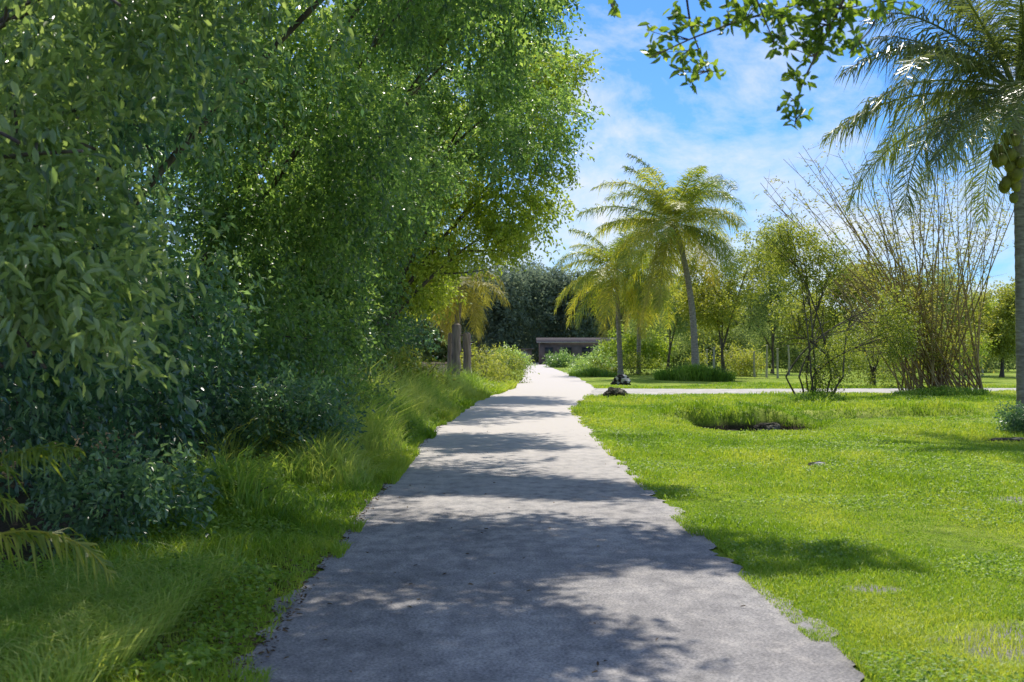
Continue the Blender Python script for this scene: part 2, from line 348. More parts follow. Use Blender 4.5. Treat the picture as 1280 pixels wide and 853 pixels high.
def tree(name,label,cat,base,lumps,n,per,leaf,wid,mat,tr=.2,fork=1.8,seed=1,droop=.5,group=None,stems=1,bark='bark',nbr=3,over=(),nover=0,limb_r=.55,**k):
    x,y=base; z=float(hgt(x,y)); o=empty(name,(x,y,z),label,cat,group)
    r=np.random.RandomState(seed+50)
    tk=MB(); br=MB()
    forks=[]
    for s in range(stems):
        off=np.array([r.normal(0,.25),r.normal(0,.25),0]) if stems>1 else np.zeros(3)
        f=np.array([x,y,z+fork])+off*1.6+np.array([r.normal(0,.1),r.normal(0,.1),0])
        b=np.array([x,y,z-.1])+off
        pts=bez(b,(b+f)/2+r.normal(0,.08,3),f,8)
        rad=np.linspace(tr*1.05,tr*.72,8); rad[0]=tr*1.6; rad[1]=tr*1.2
        if stems>1: rad=rad*.6
        tube(tk,pts,rad,10); forks.append(f)
    tk.build('trunk',M[bark],o,True)
    for li,l in enumerate(list(lumps)+list(over)):
        l=np.array(l,float); f=forks[li%len(forks)]
        c=l[:3]
        if stems>1: mid=np.array([f[0]*.75+c[0]*.25,(f[1]+c[1])/2,f[2]*.35+c[2]*.65])
        else:
            mid=(f+c)/2+np.array([0,0,.25*np.linalg.norm(c-f)*.5])+r.normal(0,.1,3)
            if c[2]<f[2]: mid=(f+c)/2+np.array([0,0,.3])
        lp=bez(f,mid,c,9); tube(br,lp,np.linspace(tr*limb_r,tr*limb_r*.36,9),7)
        for q in range(nbr):
            e=c+unit(r.normal(size=3))*l[3:6]*.85
            st=lp[r.randint(4,8)]
            tube(br,bez(st,(st+e)/2+r.normal(0,.15,3),e,6),np.linspace(tr*limb_r*.4,.010,6),5)
    br.build('branches',M[bark],o,True)
    cr=MB(); crown(cr,lumps,n,per,leaf,wid,droop,seed,**k)
    if nover:
        k2=dict(k); k2.update(sp=(11,.36,.0),gap=-.4,gs=.9)
        crown(cr,over,nover,per,leaf*1.15,wid*1.5,droop,seed+5,**k2)
    cr.build('crown',M[mat],o)
    return o
def vis_ok(p):   # cuts leaves in camera's sky gap; unseen ones above frame stay to shade road
    py=HY-(p[:,2]-H)/p[:,1]*F; px=640+p[:,0]/p[:,1]*F
    return ~((px>690)&(py>-70))
def vis_near(p):
    py=HY-(p[:,2]-H)/p[:,1]*F; px=640+p[:,0]/p[:,1]*F
    return ~((px>690)&(py>-70)) & ~((py>500)&(px<300)) & ~((px>400)&(py>20)&(px<700))
near=tree('broadleaf_tree','nearest tree on the left, drooping leafy twigs hanging beside the road','tree',(-4.7,7.6),
  [(-2.35,7.0,2.75,.75,1.0,1.0),(-2.75,6.9,2.0,.75,.9,.55),(-1.9,7.6,4.1,1.2,1.3,.75),(-3.6,8.0,3.6,1.2,1.3,1.4),(-2.6,5.0,4.6,1.4,1.5,.8)],
  2000,11,.092,.040,'leaf_near',tr=.16,fork=2.4,seed=11,droop=.55,six=True,gap=-.2,gs=2.0,twig=.38,keep=vis_near,shell=.2,over=[(0.4,10.2,6.7,2.2,1.2,.7)],nover=700,limb_r=.16,nbr=5)
hb=MB(); hl=MB(); r=np.random.RandomState(8)
YD=6.5
limb=bez((-4.7,7.6,2.5),(-2.8,6.6,7.6),(3.2,6.4,4.6),24); tube(hb,limb,np.linspace(.05,.016,24),7)
def ppath(L,j=.25):
    P=np.array([at(a,b,YD+r.uniform(-j,j)) for a,b in L])
    s=np.linspace(0,len(P)-1,len(P)*6); i0=np.minimum(s.astype(int),len(P)-2); f=(s-i0)[:,None]
    Q=P[i0]*(1-f)+P[i0+1]*f
    for _ in range(4): Q[1:-1]=(Q[:-2]+Q[1:-1]*2+Q[2:])/4
    return Q
B=[ppath([(1105,-150),(1070,-60),(1000,5),(935,22),(870,45),(812,72)]),ppath([(1105,-150),(1075,-40),(1030,50),(1000,110),(994,158)]),
   ppath([(860,-230),(850,-90),(862,30),(888,98)]),ppath([(760,-260),(745,-110),(752,-20),(770,14)]),ppath([(1105,-150),(1110,-40),(1095,30),(1062,66)]),ppath([(860,-230),(905,-110),(935,-30),(968,52)])]
for b in B:
    b[0]=limb[np.argmin(np.linalg.norm(limb-b[0],axis=1))]; b[1]=(b[0]+b[2])/2
    tube(hb,b,np.linspace(.011,.003,len(b)),5)
allb=np.concatenate(B)
CL=[(765,12,9,7),(825,42,18,18),(812,74,15,14),(852,62,18,18),(882,88,18,22),(850,98,16,14),(838,24,16,14),(868,22,18,16),(905,20,22,24),(942,14,26,40),(985,20,28,52),(1022,18,32,64),(1052,12,28,50),(1005,58,26,38),(966,50,18,20),(1032,52,24,36),(1062,46,18,22),(998,98,15,16),(992,128,13,14),(998,150,12,14),(1084,66,10,6),(1088,18,20,20),(1010,-20,34,50),(950,-25,34,40),(880,-20,28,24),(1150,6,14,6),(1120,-10,24,20)]
PP=[];DD=[]
for a,b_,rd,nn in CL:
    c0=at(a,b_,YD); k=np.argmin(np.linalg.norm(allb-c0,axis=1)); st=allb[k]
    nt_=max(2,nn//5)
    for q in range(nt_):
        ang=r.uniform(0,6.28); e=at(a+math.cos(ang)*rd,b_+math.sin(ang)*rd*.8,YD+r.uniform(-.12,.12))
        tw=bez(st,(st+c0)/2+r.normal(0,.015,3),e,7); tube(hb,tw,np.linspace(.0035,.0015,7),4)
        for j in range(int(round(nn/nt_*1.3))):
            s=r.uniform(.45,1)*6; i0=min(int(s),5); P0=tw[i0]+(tw[i0+1]-tw[i0])*(s-i0)
            PP.append(P0+r.normal(0,.012,3)); DD.append(unit(e-st+1e-4)*.5+r.normal(0,.6,3)+np.array([0,0,-.15]))
PP=np.array(PP);DD=np.array(DD);q=len(PP)
leaves(hl,PP,DD,r.normal(size=(q,3))*.8+np.array([0,-.5,.3]),.066*r.uniform(.7,1.2,q),.030*r.uniform(.8,1.2,q),.5+r.normal(0,.22,q),True)
hb.build('overhanging_limb',M['bark'],near,True); hl.build('hanging_leaves',M['leaf_over'],near)

tree('broadleaf_tree','second tree on the left, dense dark crown reaching down behind the drooping twigs','tree',(-6.0,12),
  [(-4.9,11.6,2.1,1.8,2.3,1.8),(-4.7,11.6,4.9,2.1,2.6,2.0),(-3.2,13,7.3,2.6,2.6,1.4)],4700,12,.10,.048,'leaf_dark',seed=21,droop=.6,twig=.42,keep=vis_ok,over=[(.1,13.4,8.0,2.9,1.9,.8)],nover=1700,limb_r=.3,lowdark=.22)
tree('broadleaf_tree','third tree on the left, leafy wall of small blue green leaves over a weedy bank','tree',(-6.3,17),
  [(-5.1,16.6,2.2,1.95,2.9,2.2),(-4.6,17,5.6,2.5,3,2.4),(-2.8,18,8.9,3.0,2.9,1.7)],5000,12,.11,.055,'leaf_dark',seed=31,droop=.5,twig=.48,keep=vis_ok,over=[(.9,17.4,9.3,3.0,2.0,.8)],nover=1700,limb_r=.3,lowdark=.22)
tree('broadleaf_tree','fourth tree on the left, bright mid green crown above the tall grass verge','tree',(-6.3,24),
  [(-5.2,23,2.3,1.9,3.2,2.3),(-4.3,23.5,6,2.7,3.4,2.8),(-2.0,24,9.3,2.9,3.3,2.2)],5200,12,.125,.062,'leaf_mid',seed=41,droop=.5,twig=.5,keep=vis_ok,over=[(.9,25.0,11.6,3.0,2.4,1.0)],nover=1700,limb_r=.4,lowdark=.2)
tree('broadleaf_tree','fifth tree on the left, tall green crown starting to arch over the lane','tree',(-6.5,31.5),
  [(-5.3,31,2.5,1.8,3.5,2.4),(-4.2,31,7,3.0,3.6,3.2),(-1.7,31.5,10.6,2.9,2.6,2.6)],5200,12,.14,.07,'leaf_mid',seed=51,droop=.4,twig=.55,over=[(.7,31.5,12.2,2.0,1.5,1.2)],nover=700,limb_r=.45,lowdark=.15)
tree('broadleaf_tree','sixth tree on the left, ragged crown edge leaning out against the blue sky','tree',(-6.5,40.5),
  [(-5.3,40,3,1.8,4,2.9),(-3.6,40,8,3.4,4.5,3.4),(-.6,41,9.4,2.9,2.8,2.9),(-1.0,41,13.8,2.9,2.8,2.2)],6200,12,.16,.08,'leaf_mid',seed=61,droop=.3,twig=.6,limb_r=.5)
tree('broadleaf_tree','yellow green tree arching over the road above the wooden gate posts','tree',(-5.6,50),
  [(-4.4,50,9,3.8,4.5,4.6),(-.2,50,8.9,3.1,3.0,3.0),(-1.4,49,5.9,2.0,2.6,1.3),(.6,50,12.2,2.5,3,1.9),(-3.8,52,4.5,1.8,3,1.8)],5600,12,.17,.09,'leaf_bright',seed=71,droop=.3,twig=.65)
G2='trees seen only through the leaves of the left front row'
for k,(x,y) in enumerate([(-10.5,14),(-11,21),(-11.5,30),(-12,40)]):
    tree('broadleaf_tree','shaded tree standing behind the front row of trees on the left','tree',(x,y),
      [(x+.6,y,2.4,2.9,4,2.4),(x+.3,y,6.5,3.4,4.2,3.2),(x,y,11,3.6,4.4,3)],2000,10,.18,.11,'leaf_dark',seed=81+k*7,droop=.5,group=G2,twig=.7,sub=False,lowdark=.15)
tree('broadleaf_tree','dark tree beyond the wooden gate posts at the end of the left row','tree',(-6.5,66),
  [(-6.6,66,3.5,2.8,4,3.4),(-5.5,66,9,3.4,4,4),(-9.5,62,6,3,4,5)],3200,10,.22,.11,'leaf_dark',seed=121,droop=.4,twig=.8)

# ------------------------------------------------------------ shrubs
def shrub(name,label,cat,c,rad,n,leaf,wid,mat,seed,group=None,six=False,**k):
    x,y=c; z=float(hgt(x,y)); o=empty(name,(x,y,z),label,cat,group)
    r=np.random.RandomState(seed); st=MB()
    for q in range(7):
        e=np.array([x,y,z])+np.array([r.normal(0,.5)*rad[0],r.normal(0,.5)*rad[1],rad[2]*r.uniform(.9,1.5)])
        tube(st,bez((x+r.normal(0,.08),y+r.normal(0,.08),z-.03),(x,y,z+rad[2]*.6),e,6),np.linspace(.02,.006,6)*(1+rad[2]*.4),5)
    st.build('stems',M['bark'],o,True)
    cr=MB(); l=[(x,y,z+rad[2]*.8,*rad)]
    for q in range(5):
        l.append((x+r.uniform(-.9,.9)*rad[0],y+r.uniform(-.7,.7)*rad[1],z+rad[2]*r.uniform(.4,1.4),rad[0]*.45,rad[1]*.45,rad[2]*.45))
    crown(cr,l,n,9,leaf,wid,.2,seed,six=six,twig=leaf*3.5,zmin=z+.03,sub=False,**k)
    cr.build('foliage',M[mat],o); return o
shrub('shrub','dark leafy shrub at the foot of the second left tree','shrub',(-3.35,10.9),(.65,.9,.45),400,.07,.035,'leaf_dark',201,six=True)
shrub('shrub','low weedy shrub with bright leaves beside the leaf litter on the left bank','shrub',(-2.75,12.6),(.5,.9,.3),340,.055,.03,'weed',202,six=True)
shrub('shrub','rounded dark green shrub where the left trees step back from the verge','shrub',(-3.05,17.0),(.75,1.3,.75),800,.08,.04,'leaf_dark',203)
shrub('shrub','sunlit shrub rising from the tall verge grass halfway along the left side','shrub',(-3.1,22.5),(.7,1.7,.75),700,.09,.04,'leaf_mid',204)
shrub('shrub','yellowish bush in the tall grass just before the wooden gate posts','shrub',(-3.0,40),(.8,2.2,.9),600,.12,.05,'leaf_yellow',205)
shrub('shrub','bush at the left roadside just past the wooden gate posts','shrub',(gx(632,68),68),(1.1,2,.9),600,.13,.05,'leaf_olive',206)
shrub('shrub','olive bush behind the wooden posts at the bend of the road','shrub',(gx(606,64),64),(1.2,2,1.0),600,.13,.05,'leaf_yellow',207)
shrub('shrub','dark low bush cut by the right edge of the lawn','shrub',(10.45,26),(.45,.6,.3),500,.06,.03,'leaf_dark',208)
shrub('shrub','low green bush left of the palms at the far bend','shrub',(gx(735,96),96),(1.7,2,.6),600,.16,.07,'leaf_mid',209)
shrub('shrub','low olive bush under the rear palm trunks','shrub',(gx(790,92),92),(2.2,2,.8),600,.16,.07,'leaf_olive',210)
shrub('shrub','yellow green bush between the leaning palm and the grove','shrub',(gx(905,88),88),(2.5,2,1.1),700,.16,.07,'leaf_yellow',211)
shrub('shrub','leafy bush filling the gap left of the bamboo base','shrub',(gx(1092,60),60),(1.8,2,2.0),1000,.12,.05,'leaf_olive',212)
shrub('shrub','low bush behind the bamboo clump near the right edge','shrub',(gx(1160,68),68),(2.8,2,1.6),1000,.14,.05,'leaf_bright',213)
shrub('shrub','dark bush in front of the far house wall','shrub',(gx(716,135),135),(2.4,2,.85),600,.2,.1,'leaf_mid',214)
shrub('shrub','round bush near the right end of the far house','shrub',(gx(765,140),140),(2.2,2,1.2),600,.22,.11,'leaf_mid',215)
shrub('shrub','low bush left of the far road end','shrub',(gx(640,120),120),(1.6,2,1.0),500,.2,.1,'leaf_mid',216)
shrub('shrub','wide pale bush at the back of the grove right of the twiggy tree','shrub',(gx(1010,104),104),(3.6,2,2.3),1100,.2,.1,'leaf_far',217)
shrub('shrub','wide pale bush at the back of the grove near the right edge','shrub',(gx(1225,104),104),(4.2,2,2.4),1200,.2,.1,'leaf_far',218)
shrub('shrub','broad sunlit bush at the back of the grove behind the bamboo','shrub',(gx(1120,108),108),(4.0,2,3.2),1300,.2,.1,'leaf_yellow',219)
for k,px in enumerate([800,850,905,960,1035,1075,1150,1190,1260,1310]):
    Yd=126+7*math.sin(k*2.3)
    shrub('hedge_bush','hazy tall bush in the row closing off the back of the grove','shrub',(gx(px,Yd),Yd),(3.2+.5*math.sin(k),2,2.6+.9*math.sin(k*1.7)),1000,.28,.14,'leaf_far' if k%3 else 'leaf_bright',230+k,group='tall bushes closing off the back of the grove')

# ------------------------------------------------------------ palms
def frond_mesh(mb,base,az,elv,L,seed,droop=1.0,nl=46,ll=.75,wl=.035,tintb=.5,hang=.6,wind=0):
    r=np.random.RandomState(seed)
    k=14; p=np.array(base,float); pts=[p.copy()]
    e=elv; cv=r.normal(0,.045)
    for i in range(k):
        d=np.array([math.cos(az)*math.cos(e)+wind*i/k,math.sin(az)*math.cos(e),math.sin(e)]); d/=np.linalg.norm(d)
        p=p+d*L/k; pts.append(p.copy()); e-=droop*(.04+.12*i/k)
        e=max(e,-1.45); az+=cv+r.normal(0,.02)
    pts=np.array(pts); tube(mb,pts,np.linspace(.035,.006,k+1)*max(L/4,.35),5,tintb+.25)
    s=np.linspace(.12,.99,nl); f=s*k; i0=np.minimum(f.astype(int),k-1)
    P=pts[i0]+(pts[i0+1]-pts[i0])*(f-i0)[:,None]; T=unit(pts[i0+1]-pts[i0])
    side=unit(np.cross(T,np.array([0,0,1.])+.001)); up=np.cross(side,T)
    for sg in(-1,1):
        ln=ll*(np.sin(np.pi*np.clip(s*.85+.15,0,1))**.6+.12)*r.uniform(.55,1.25,nl)
        D=unit(side*sg*1.0+T*.65+up*.2+r.normal(0,.26,(nl,3))+np.array([wind*.8,0,0]))
        w=wl*r.uniform(.8,1.2,nl)[:,None]
        m=P+D*ln[:,None]*.5; m[:,2]-=ln*.12*(hang+r.uniform(0,.4,nl))
        t=P+D*ln[:,None]*.85; t[:,2]-=ln*.48*(hang+r.uniform(-.1,.8,nl))
        WV=unit(T+r.normal(0,.25,(nl,3)))*w*.5
        v=np.stack([P-WV*.5,P+WV*.5,m+WV,m-WV,t],1).reshape(-1,3)
        i=np.arange(nl)[:,None]*5
        tint=np.repeat(tintb+r.normal(0,.16,nl),5)
        mb.add(v,np.concatenate([i+np.array([0,1,2,3])]),tint)
        mb.add(v,np.concatenate([i+np.array([3,2,4])]),tint)
def palm(label,base,top,nf,L,seed,tr=.17,nuts=0,droop=1.0,lean=None,mat='palm',nl=46,group=None,wl=.035,emin=-50,emax=78,name='coconut_palm',llf=.2,wind=0,jit=8,nutoff=(-.1,-.25,-.5),nutr=.12,hang=.7,dryend=True,azs=None):
    x,y=base; z=float(hgt(x,y)); o=empty(name,(x,y,z),label,'palm tree',group)
    top=np.array(top,float); tk=MB()
    mid=np.array([x,y,0])*.45+top*.55; mid[:2]+= (np.array(lean) if lean else 0)
    pts=bez((x,y,z-.1),mid,top,60)
    rad=np.linspace(tr*1.1,tr*.75,60)*(1+.06*(np.arange(60)%2)); rad[:5]*=np.linspace(1.5,1.05,5)
    tube(tk,pts,rad,12); tk.build('trunk',M['palm_bark'],o,True)
    r=np.random.RandomState(seed)
    for i in range(nf):
        u=(i+.5)/nf
        el_=R(emax+(emin-emax)*u+r.uniform(-jit,jit)); az=i*2.39996+r.uniform(-.35,.35)
        if azs: az=azs[i%len(azs)]
        m=MB(); frond_mesh(m,top+np.array([math.cos(az),math.sin(az),0])*.1+np.array([0,0,.15-.3*u]),az,el_,L*r.uniform(.68,1.1),seed*31+i,droop*r.uniform(.6,1.45),nl,L*llf,wl,.38+.34*u+r.uniform(-.18,.18),hang=hang+.5*u,wind=wind)
        dry=(u>.93) and dryend
        m.build('frond',M['palm_dry' if dry else mat],o)
    for i in range(nuts):
        bunch=i%3
        c=top+np.array(nutoff)+np.array([math.cos(bunch*2.2+2.6)*.14,math.sin(bunch*2.2+4)*.12,-bunch*.30])+r.normal(0,.12,3)
        m=MB(); th=np.linspace(0,np.pi,9); rr_=nutr*r.uniform(.8,1.1)
        prof=np.stack([np.zeros(9),np.zeros(9),-np.cos(th)*rr_*1.2],-1)+c
        tube(m,prof,np.sin(th)*rr_+.001,10,cap=False)
        m.build('coconut',M['coconut'],o,True)
    return o
palm('tall leaning coconut palm with full yellow green crown in the middle distance',(gx(868,80),80),at(842,278,80),44,6.0,5,tr=.20,nuts=6,lean=(.9,0),wl=.048,droop=.85,nl=125,llf=.22,emin=-45,wind=-.14,jit=24,hang=.45)
palm('shorter palm with yellow drooping fronds left of the leaning palm',(gx(776,90),90),at(770,335,90),30,5.3,6,tr=.17,wl=.055,droop=1.0,nl=100,emax=66,llf=.22,emin=-50,wind=-.14,jit=20,hang=.55)
palm('small palm with thin trunk between the two larger palms',(gx(798,93),93),at(800,345,93),20,4.4,7,tr=.15,wl=.055,droop=1.1,nl=90,emax=60,llf=.22,emin=-50,wind=-.1,jit=18,hang=.6)
palm('coconut palm at the right edge with hanging green coconuts',(gx(1280,27),27),at(1272,112,27),42,4.4,9,tr=.135,nuts=26,lean=(.03,0),wl=.032,droop=.9,nl=120,llf=.20,emin=-24,wind=-.06,nutoff=(-.40,-.45,-1.35),nutr=.12,mat='palm_grey',dryend=False)
palm('short palm with old yellow fronds hanging behind the gate posts',(-2.7,56),at(576,358,56),16,2.7,12,tr=.15,mat='palm_dry',wl=.05,droop=1.5,nl=60,emax=45,emin=-60,llf=.24)
palm('young palm at the left edge with one frond arching over the grass',(-3.42,7.2),(-3.30,7.15,.62),5,1.15,16,tr=.035,wl=.018,droop=1.3,nl=70,emax=50,emin=28,name='palm_sapling',llf=.22,wind=.1,azs=[-.35,2.6,-1.2,-2.2,.2],jit=4)

# ------------------------------------------------------------ bamboo
bx,by=gx(1180,49),49.
bo=empty('bamboo_clump',(bx,by,float(hgt(bx,by))),'tall clump of thin brown bamboo canes fanning out on the right','bamboo')
r=np.random.RandomState(77); lf=MB()
for i in range(78):
    a=r.uniform(0,6.28); q=r.uniform(0,1)**.7
    b=np.array([bx+math.cos(a)*q*1.7,by+math.sin(a)*q*.8,-.05])
    dx=-7.0+9.8*((i*.618)%1)+r.normal(0,.25)
    topx=bx+dx; hh=(10.6-.06*abs(dx+1.6)**1.7)*r.uniform(.6,1.0)
    e=np.array([topx,by+r.normal(0,1.8),max(hh,4)])
    mid=b*.5+e*.5; mid[2]=e[2]*.56; mid[0]=b[0]*.5+e[0]*.5+r.normal(0,.2)
    pts=bez(b,mid,e,16)
    m=MB(); tube(m,pts,np.linspace(.034,.008,16),6,)
    k=30; s=r.uniform(.12,1,k)*15; i0=np.minimum(s.astype(int),14)
    P=pts[i0]+(pts[i0+1]-pts[i0])*(s-i0)[:,None]
    for tw in range(k):
        d=unit(r.normal(size=3)*np.array([1,1,.6])+np.array([0,0,.5])); ln=r.uniform(.3,1.0)
        if tw%2==0: tube(m,[P[tw],P[tw]+d*ln*.5,P[tw]+d*ln],[.008,.006,.003],3,cap=False)
        if r.uniform()<.25+.42*(s[tw]/15): continue
        n=9; PPb=P[tw]+d*np.linspace(.15,1,n)[:,None]*ln+r.normal(0,.10,(n,3))
        leaves(lf,PPb,d+r.normal(0,.6,(n,3))+np.array([0,0,-.4]),r.normal(size=(n,3))+np.array([0,0,.6]),.18*r.uniform(.6,1.2,n),.048*r.uniform(.8,1.2,n),.55+r.normal(0,.2,n))
    m.build('cane',M['culm'],bo,True)
lf.build('foliage',M['bamboo_leaf'],bo)
tx,ty=gx(1022,43),43.
tree('twiggy_tree','leafy many stemmed small tree left of the bamboo','tree',(tx,ty),
  [(tx+.1,ty,1.2,.7,.7,1.0),(tx+.5,ty,2.4,.8,.8,1.1),(tx+1.3,ty+.3,3.1,.9,.8,.9),(tx-.5,ty,3.5,.8,.8,1.1),(tx-.5,ty,4.9,.8,.7,1.0),(tx+2.1,ty,3.2,.9,.8,.7),(tx+.5,ty,4.5,.7,.7,1.0),(tx-1.0,ty,2.4,.7,.7,.9),(tx-1.3,ty,5.4,.6,.6,.7),(tx+2.6,ty,2.2,.7,.7,.8)],
  2700,9,.09,.045,'leaf_olive',tr=.06,fork=.8,seed=301,droop=.1,stems=10,nbr=10,gap=-.05,gs=2.2,twig=.45,sub=False,shell=.1)
gv=[('pale yellow green tree just right of the leaning palm',905,84,[(905,380,2.6,2.0),(885,345,1.9,1.6),(935,335,2.2,1.9)],'leaf_yellow'),
('taller rounded tree behind the grove left of the twiggy stems',965,98,[(960,335,3.0,2.6),(985,295,2.6,1.9),(935,385,2.8,2.0)],'leaf_far'),
('yellow green tree half hidden behind the twiggy tree',1045,80,[(1045,385,2.6,2.4),(1075,350,2.0,1.6),(1010,400,2,1.5)],'leaf_yellow'),
('bright tree seen through the bamboo canes',1140,84,[(1130,385,3.0,2.4),(1165,365,2.6,2.0)],'leaf_far'),
('bushy bright tree at the right edge behind the coconut palm trunk',1252,82,[(1250,400,2.2,1.9),(1275,385,1.8,1.6),(1228,422,1.8,1.4)],'leaf_yellow'),
('low yellow tree between the bamboo and the right edge',1205,90,[(1205,400,2.6,2.0)],'leaf_bright'),
('dull green tree behind the leaning palm trunk',835,104,[(835,385,3.2,2.6),(860,360,2.4,2)],'leaf_far')]
for k,(lab,px,Yd,ls,mt) in enumerate(gv):
    lumps=[]
    for a,b_,rx,rz in ls:
        p=at(a,b_,Yd); lumps.append((p[0],p[1],p[2],rx,rx,rz))
    tree('grove_tree',lab,'tree',(gx(px,Yd),Yd),lumps,2100,8,.18,.09,mt,tr=.13,fork=1.7,seed=320+k,droop=.2,gap=-.25,twig=.6,nbr=4)
r=np.random.RandomState(5)
for k,px in enumerate([872,884,893,915,925,943,958,972,986,1040,1062,1084,1102,1118,1228]):
    Yd=r.uniform(82,96); x=gx(px,Yd)
    o=empty('fence_post',(x,Yd,0),'weathered pale post in the row standing among the grove trees','post','pale posts among the grove trees')
    m=MB(); hh=r.uniform(1.5,2.1); tube(m,[(x,Yd,-.1),(x+r.normal(0,.03),Yd,hh*.5),(x+r.normal(0,.06),Yd,hh)],[.08,.07,.065],8); m.build('shaft',M['pale_post'],o,True)
    m=MB(); tube(m,[(x,Yd,hh),(x,Yd,hh+.03)],[.09,.05],8); m.build('cap',M['pale_post'],o,True)

G3=['tallest hazy dark tree behind the far low house','hazy dark tree above the left end of the far house','hazy blue green tree above the right end of the far house','hazy dark tree left of the road end','hazy dark tree behind the palm trunks','distant hazy tree farthest left down the road']
for k,(px,Yd,rx,h_) in enumerate([(715,186,5.5,15),(680,196,5.5,16),(760,192,6,13.5),(640,182,5.5,16),(805,200,6.5,12),(600,176,6,15)]):
    x=gx(px,Yd)
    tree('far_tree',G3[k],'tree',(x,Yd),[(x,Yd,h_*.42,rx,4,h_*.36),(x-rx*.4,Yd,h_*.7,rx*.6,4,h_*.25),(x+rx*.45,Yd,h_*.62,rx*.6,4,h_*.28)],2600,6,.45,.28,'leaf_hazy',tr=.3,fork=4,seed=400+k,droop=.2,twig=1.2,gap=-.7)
wd=MB(); wl=[]
r=np.random.RandomState(9)
for k in range(56):
    x=-70+k*4.2+r.uniform(-1,1); Yd=215+r.uniform(-12,20); hh=r.uniform(8,13)
    wl.append((x,Yd,hh*.45,4.4,4,hh*.55))
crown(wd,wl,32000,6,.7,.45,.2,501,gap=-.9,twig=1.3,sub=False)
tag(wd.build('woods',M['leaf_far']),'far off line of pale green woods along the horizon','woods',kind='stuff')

# ------------------------------------------------------------ far house
hx0,hx1,hy=gx(674,168),gx(788,168),168.
hc=(hx0+hx1)/2
ho=empty('low_house',(hc,hy,0),'long low dark brown house at the end of the road','house')
m=MB(); box(m,(hc,hy,1.4),(hx1-hx0,5,2.8)); m.build('wall',M['wall'],ho)
m=MB(); w2=(hx1-hx0)/2+.4
m.add([(hc-w2,hy-2.9,2.81),(hc+w2,hy-2.9,2.81),(hc+w2,hy+2.9,2.81),(hc-w2,hy+2.9,2.81),(hc-w2,hy-2.9,2.95),(hc+w2,hy-2.9,2.95),(hc+w2,hy+2.9,2.95),(hc-w2,hy+2.9,2.95),(hc-w2,hy,3.5),(hc+w2,hy,3.5)],
  [[0,1,5,4],[0,3,2,1],[4,5,9,8],[6,7,8,9],[2,3,7,6]]); m.add([(hc-w2,hy-2.9,2.95),(hc-w2,hy,3.5),(hc-w2,hy+2.9,2.95),(hc+w2,hy-2.9,2.95),(hc+w2,hy,3.5),(hc+w2,hy+2.9,2.95)],[[0,1,2],[3,5,4]])
rf=m.build('roof',M['roof'],ho)
m=MB(); box(m,(hc,hy-2.94,2.88),(w2*2,.06,.14)); m.build('fascia',M['trim'],ho)
for k in range(5):
    x=hx0+1.2+k*2.4
    m=MB(); box(m,(x,hy-2.53,1.8),(1.1,.06,.9)); wn=m.build('window',M['roof'],ho)
    m=MB(); box(m,(x-ho.location.x,hy-2.575-ho.location.y,1.8),(.95,.03,.75)); pn=m.build('pane',M['glass'],None); pn.parent=wn
m=MB(); box(m,(hc+.2,hy-2.53,1.1),(.9,.05,2.0)); m.build('door',M['roof'],ho)
sx_=gx(655,160)
so=empty('shed',(sx_,160,0),'small grey open shed left of the far house','shed')
m=MB(); box(m,(sx_,160,1.0),(1.9,2,1.9)); m.build('wall',M['wall'],so)
m=MB(); box(m,(sx_,160,2.02),(2.5,2.6,.12)); m.build('roof',M['roof'],so)
m=MB(); box(m,(sx_,158.97,.85),(.8,.05,1.6)); m.build('door',M['trim'],so)

# ------------------------------------------------------------ gate posts
def post(label,px,Yd,w,h,seed,lean=0):
    x=gx(px,Yd); z=0
    o=empty('gate_post',(x,Yd,z),label,'post')
    m=MB(); r=np.random.RandomState(seed)
    k=10; zz=np.linspace(-.1,h,k); pts=np.stack([x+lean*zz+r.normal(0,.012,k),np.full(k,Yd),zz],-1)
    tube(m,pts,w/2*(1+r.normal(0,.05,k)),9); m.build('shaft',M['wood_post'],o,False)
    m=MB(); tube(m,[pts[-1],pts[-1]+np.array([0,0,.06])],[w/2*.9,w/2*.5],9); m.build('top',M['wood_post'],o)
    for s in(.35,.62,.85):
        m=MB(); c=np.array([x+w*.5,Yd-.05,h*s]); tube(m,[c-np.array([.05,0,0]),c+np.array([.08,0,0])],[.03,.03],6); m.build('bracket',M['bark'],o)
    return o
post('thick weathered timber gate post, the taller and nearer of the pair',570,50,.36,2.7,1,.01)
post('weathered timber gate post, the shorter right one of the pair',585,53,.34,2.4,2,-.015)
post('leaning old timber post left of the gate pair among grass',561,54,.2,2.4,3,.03)
o=empty('log',(gx(597,55),55,0),'short grey log lying beside the right gate post','log')
m=MB(); x=gx(597,55); tube(m,[(x-.5,55,.15),(x,55,.18),(x+.5,55.1,.14)],[.14,.16,.13],9); m.build('shaft',M['wood_post'],o); m=MB(); tube(m,[(x+.5,55.1,.14),(x+.52,55.1,.14)],[.12,.1],9); m.build('cut_end',M['pale_post'],o)

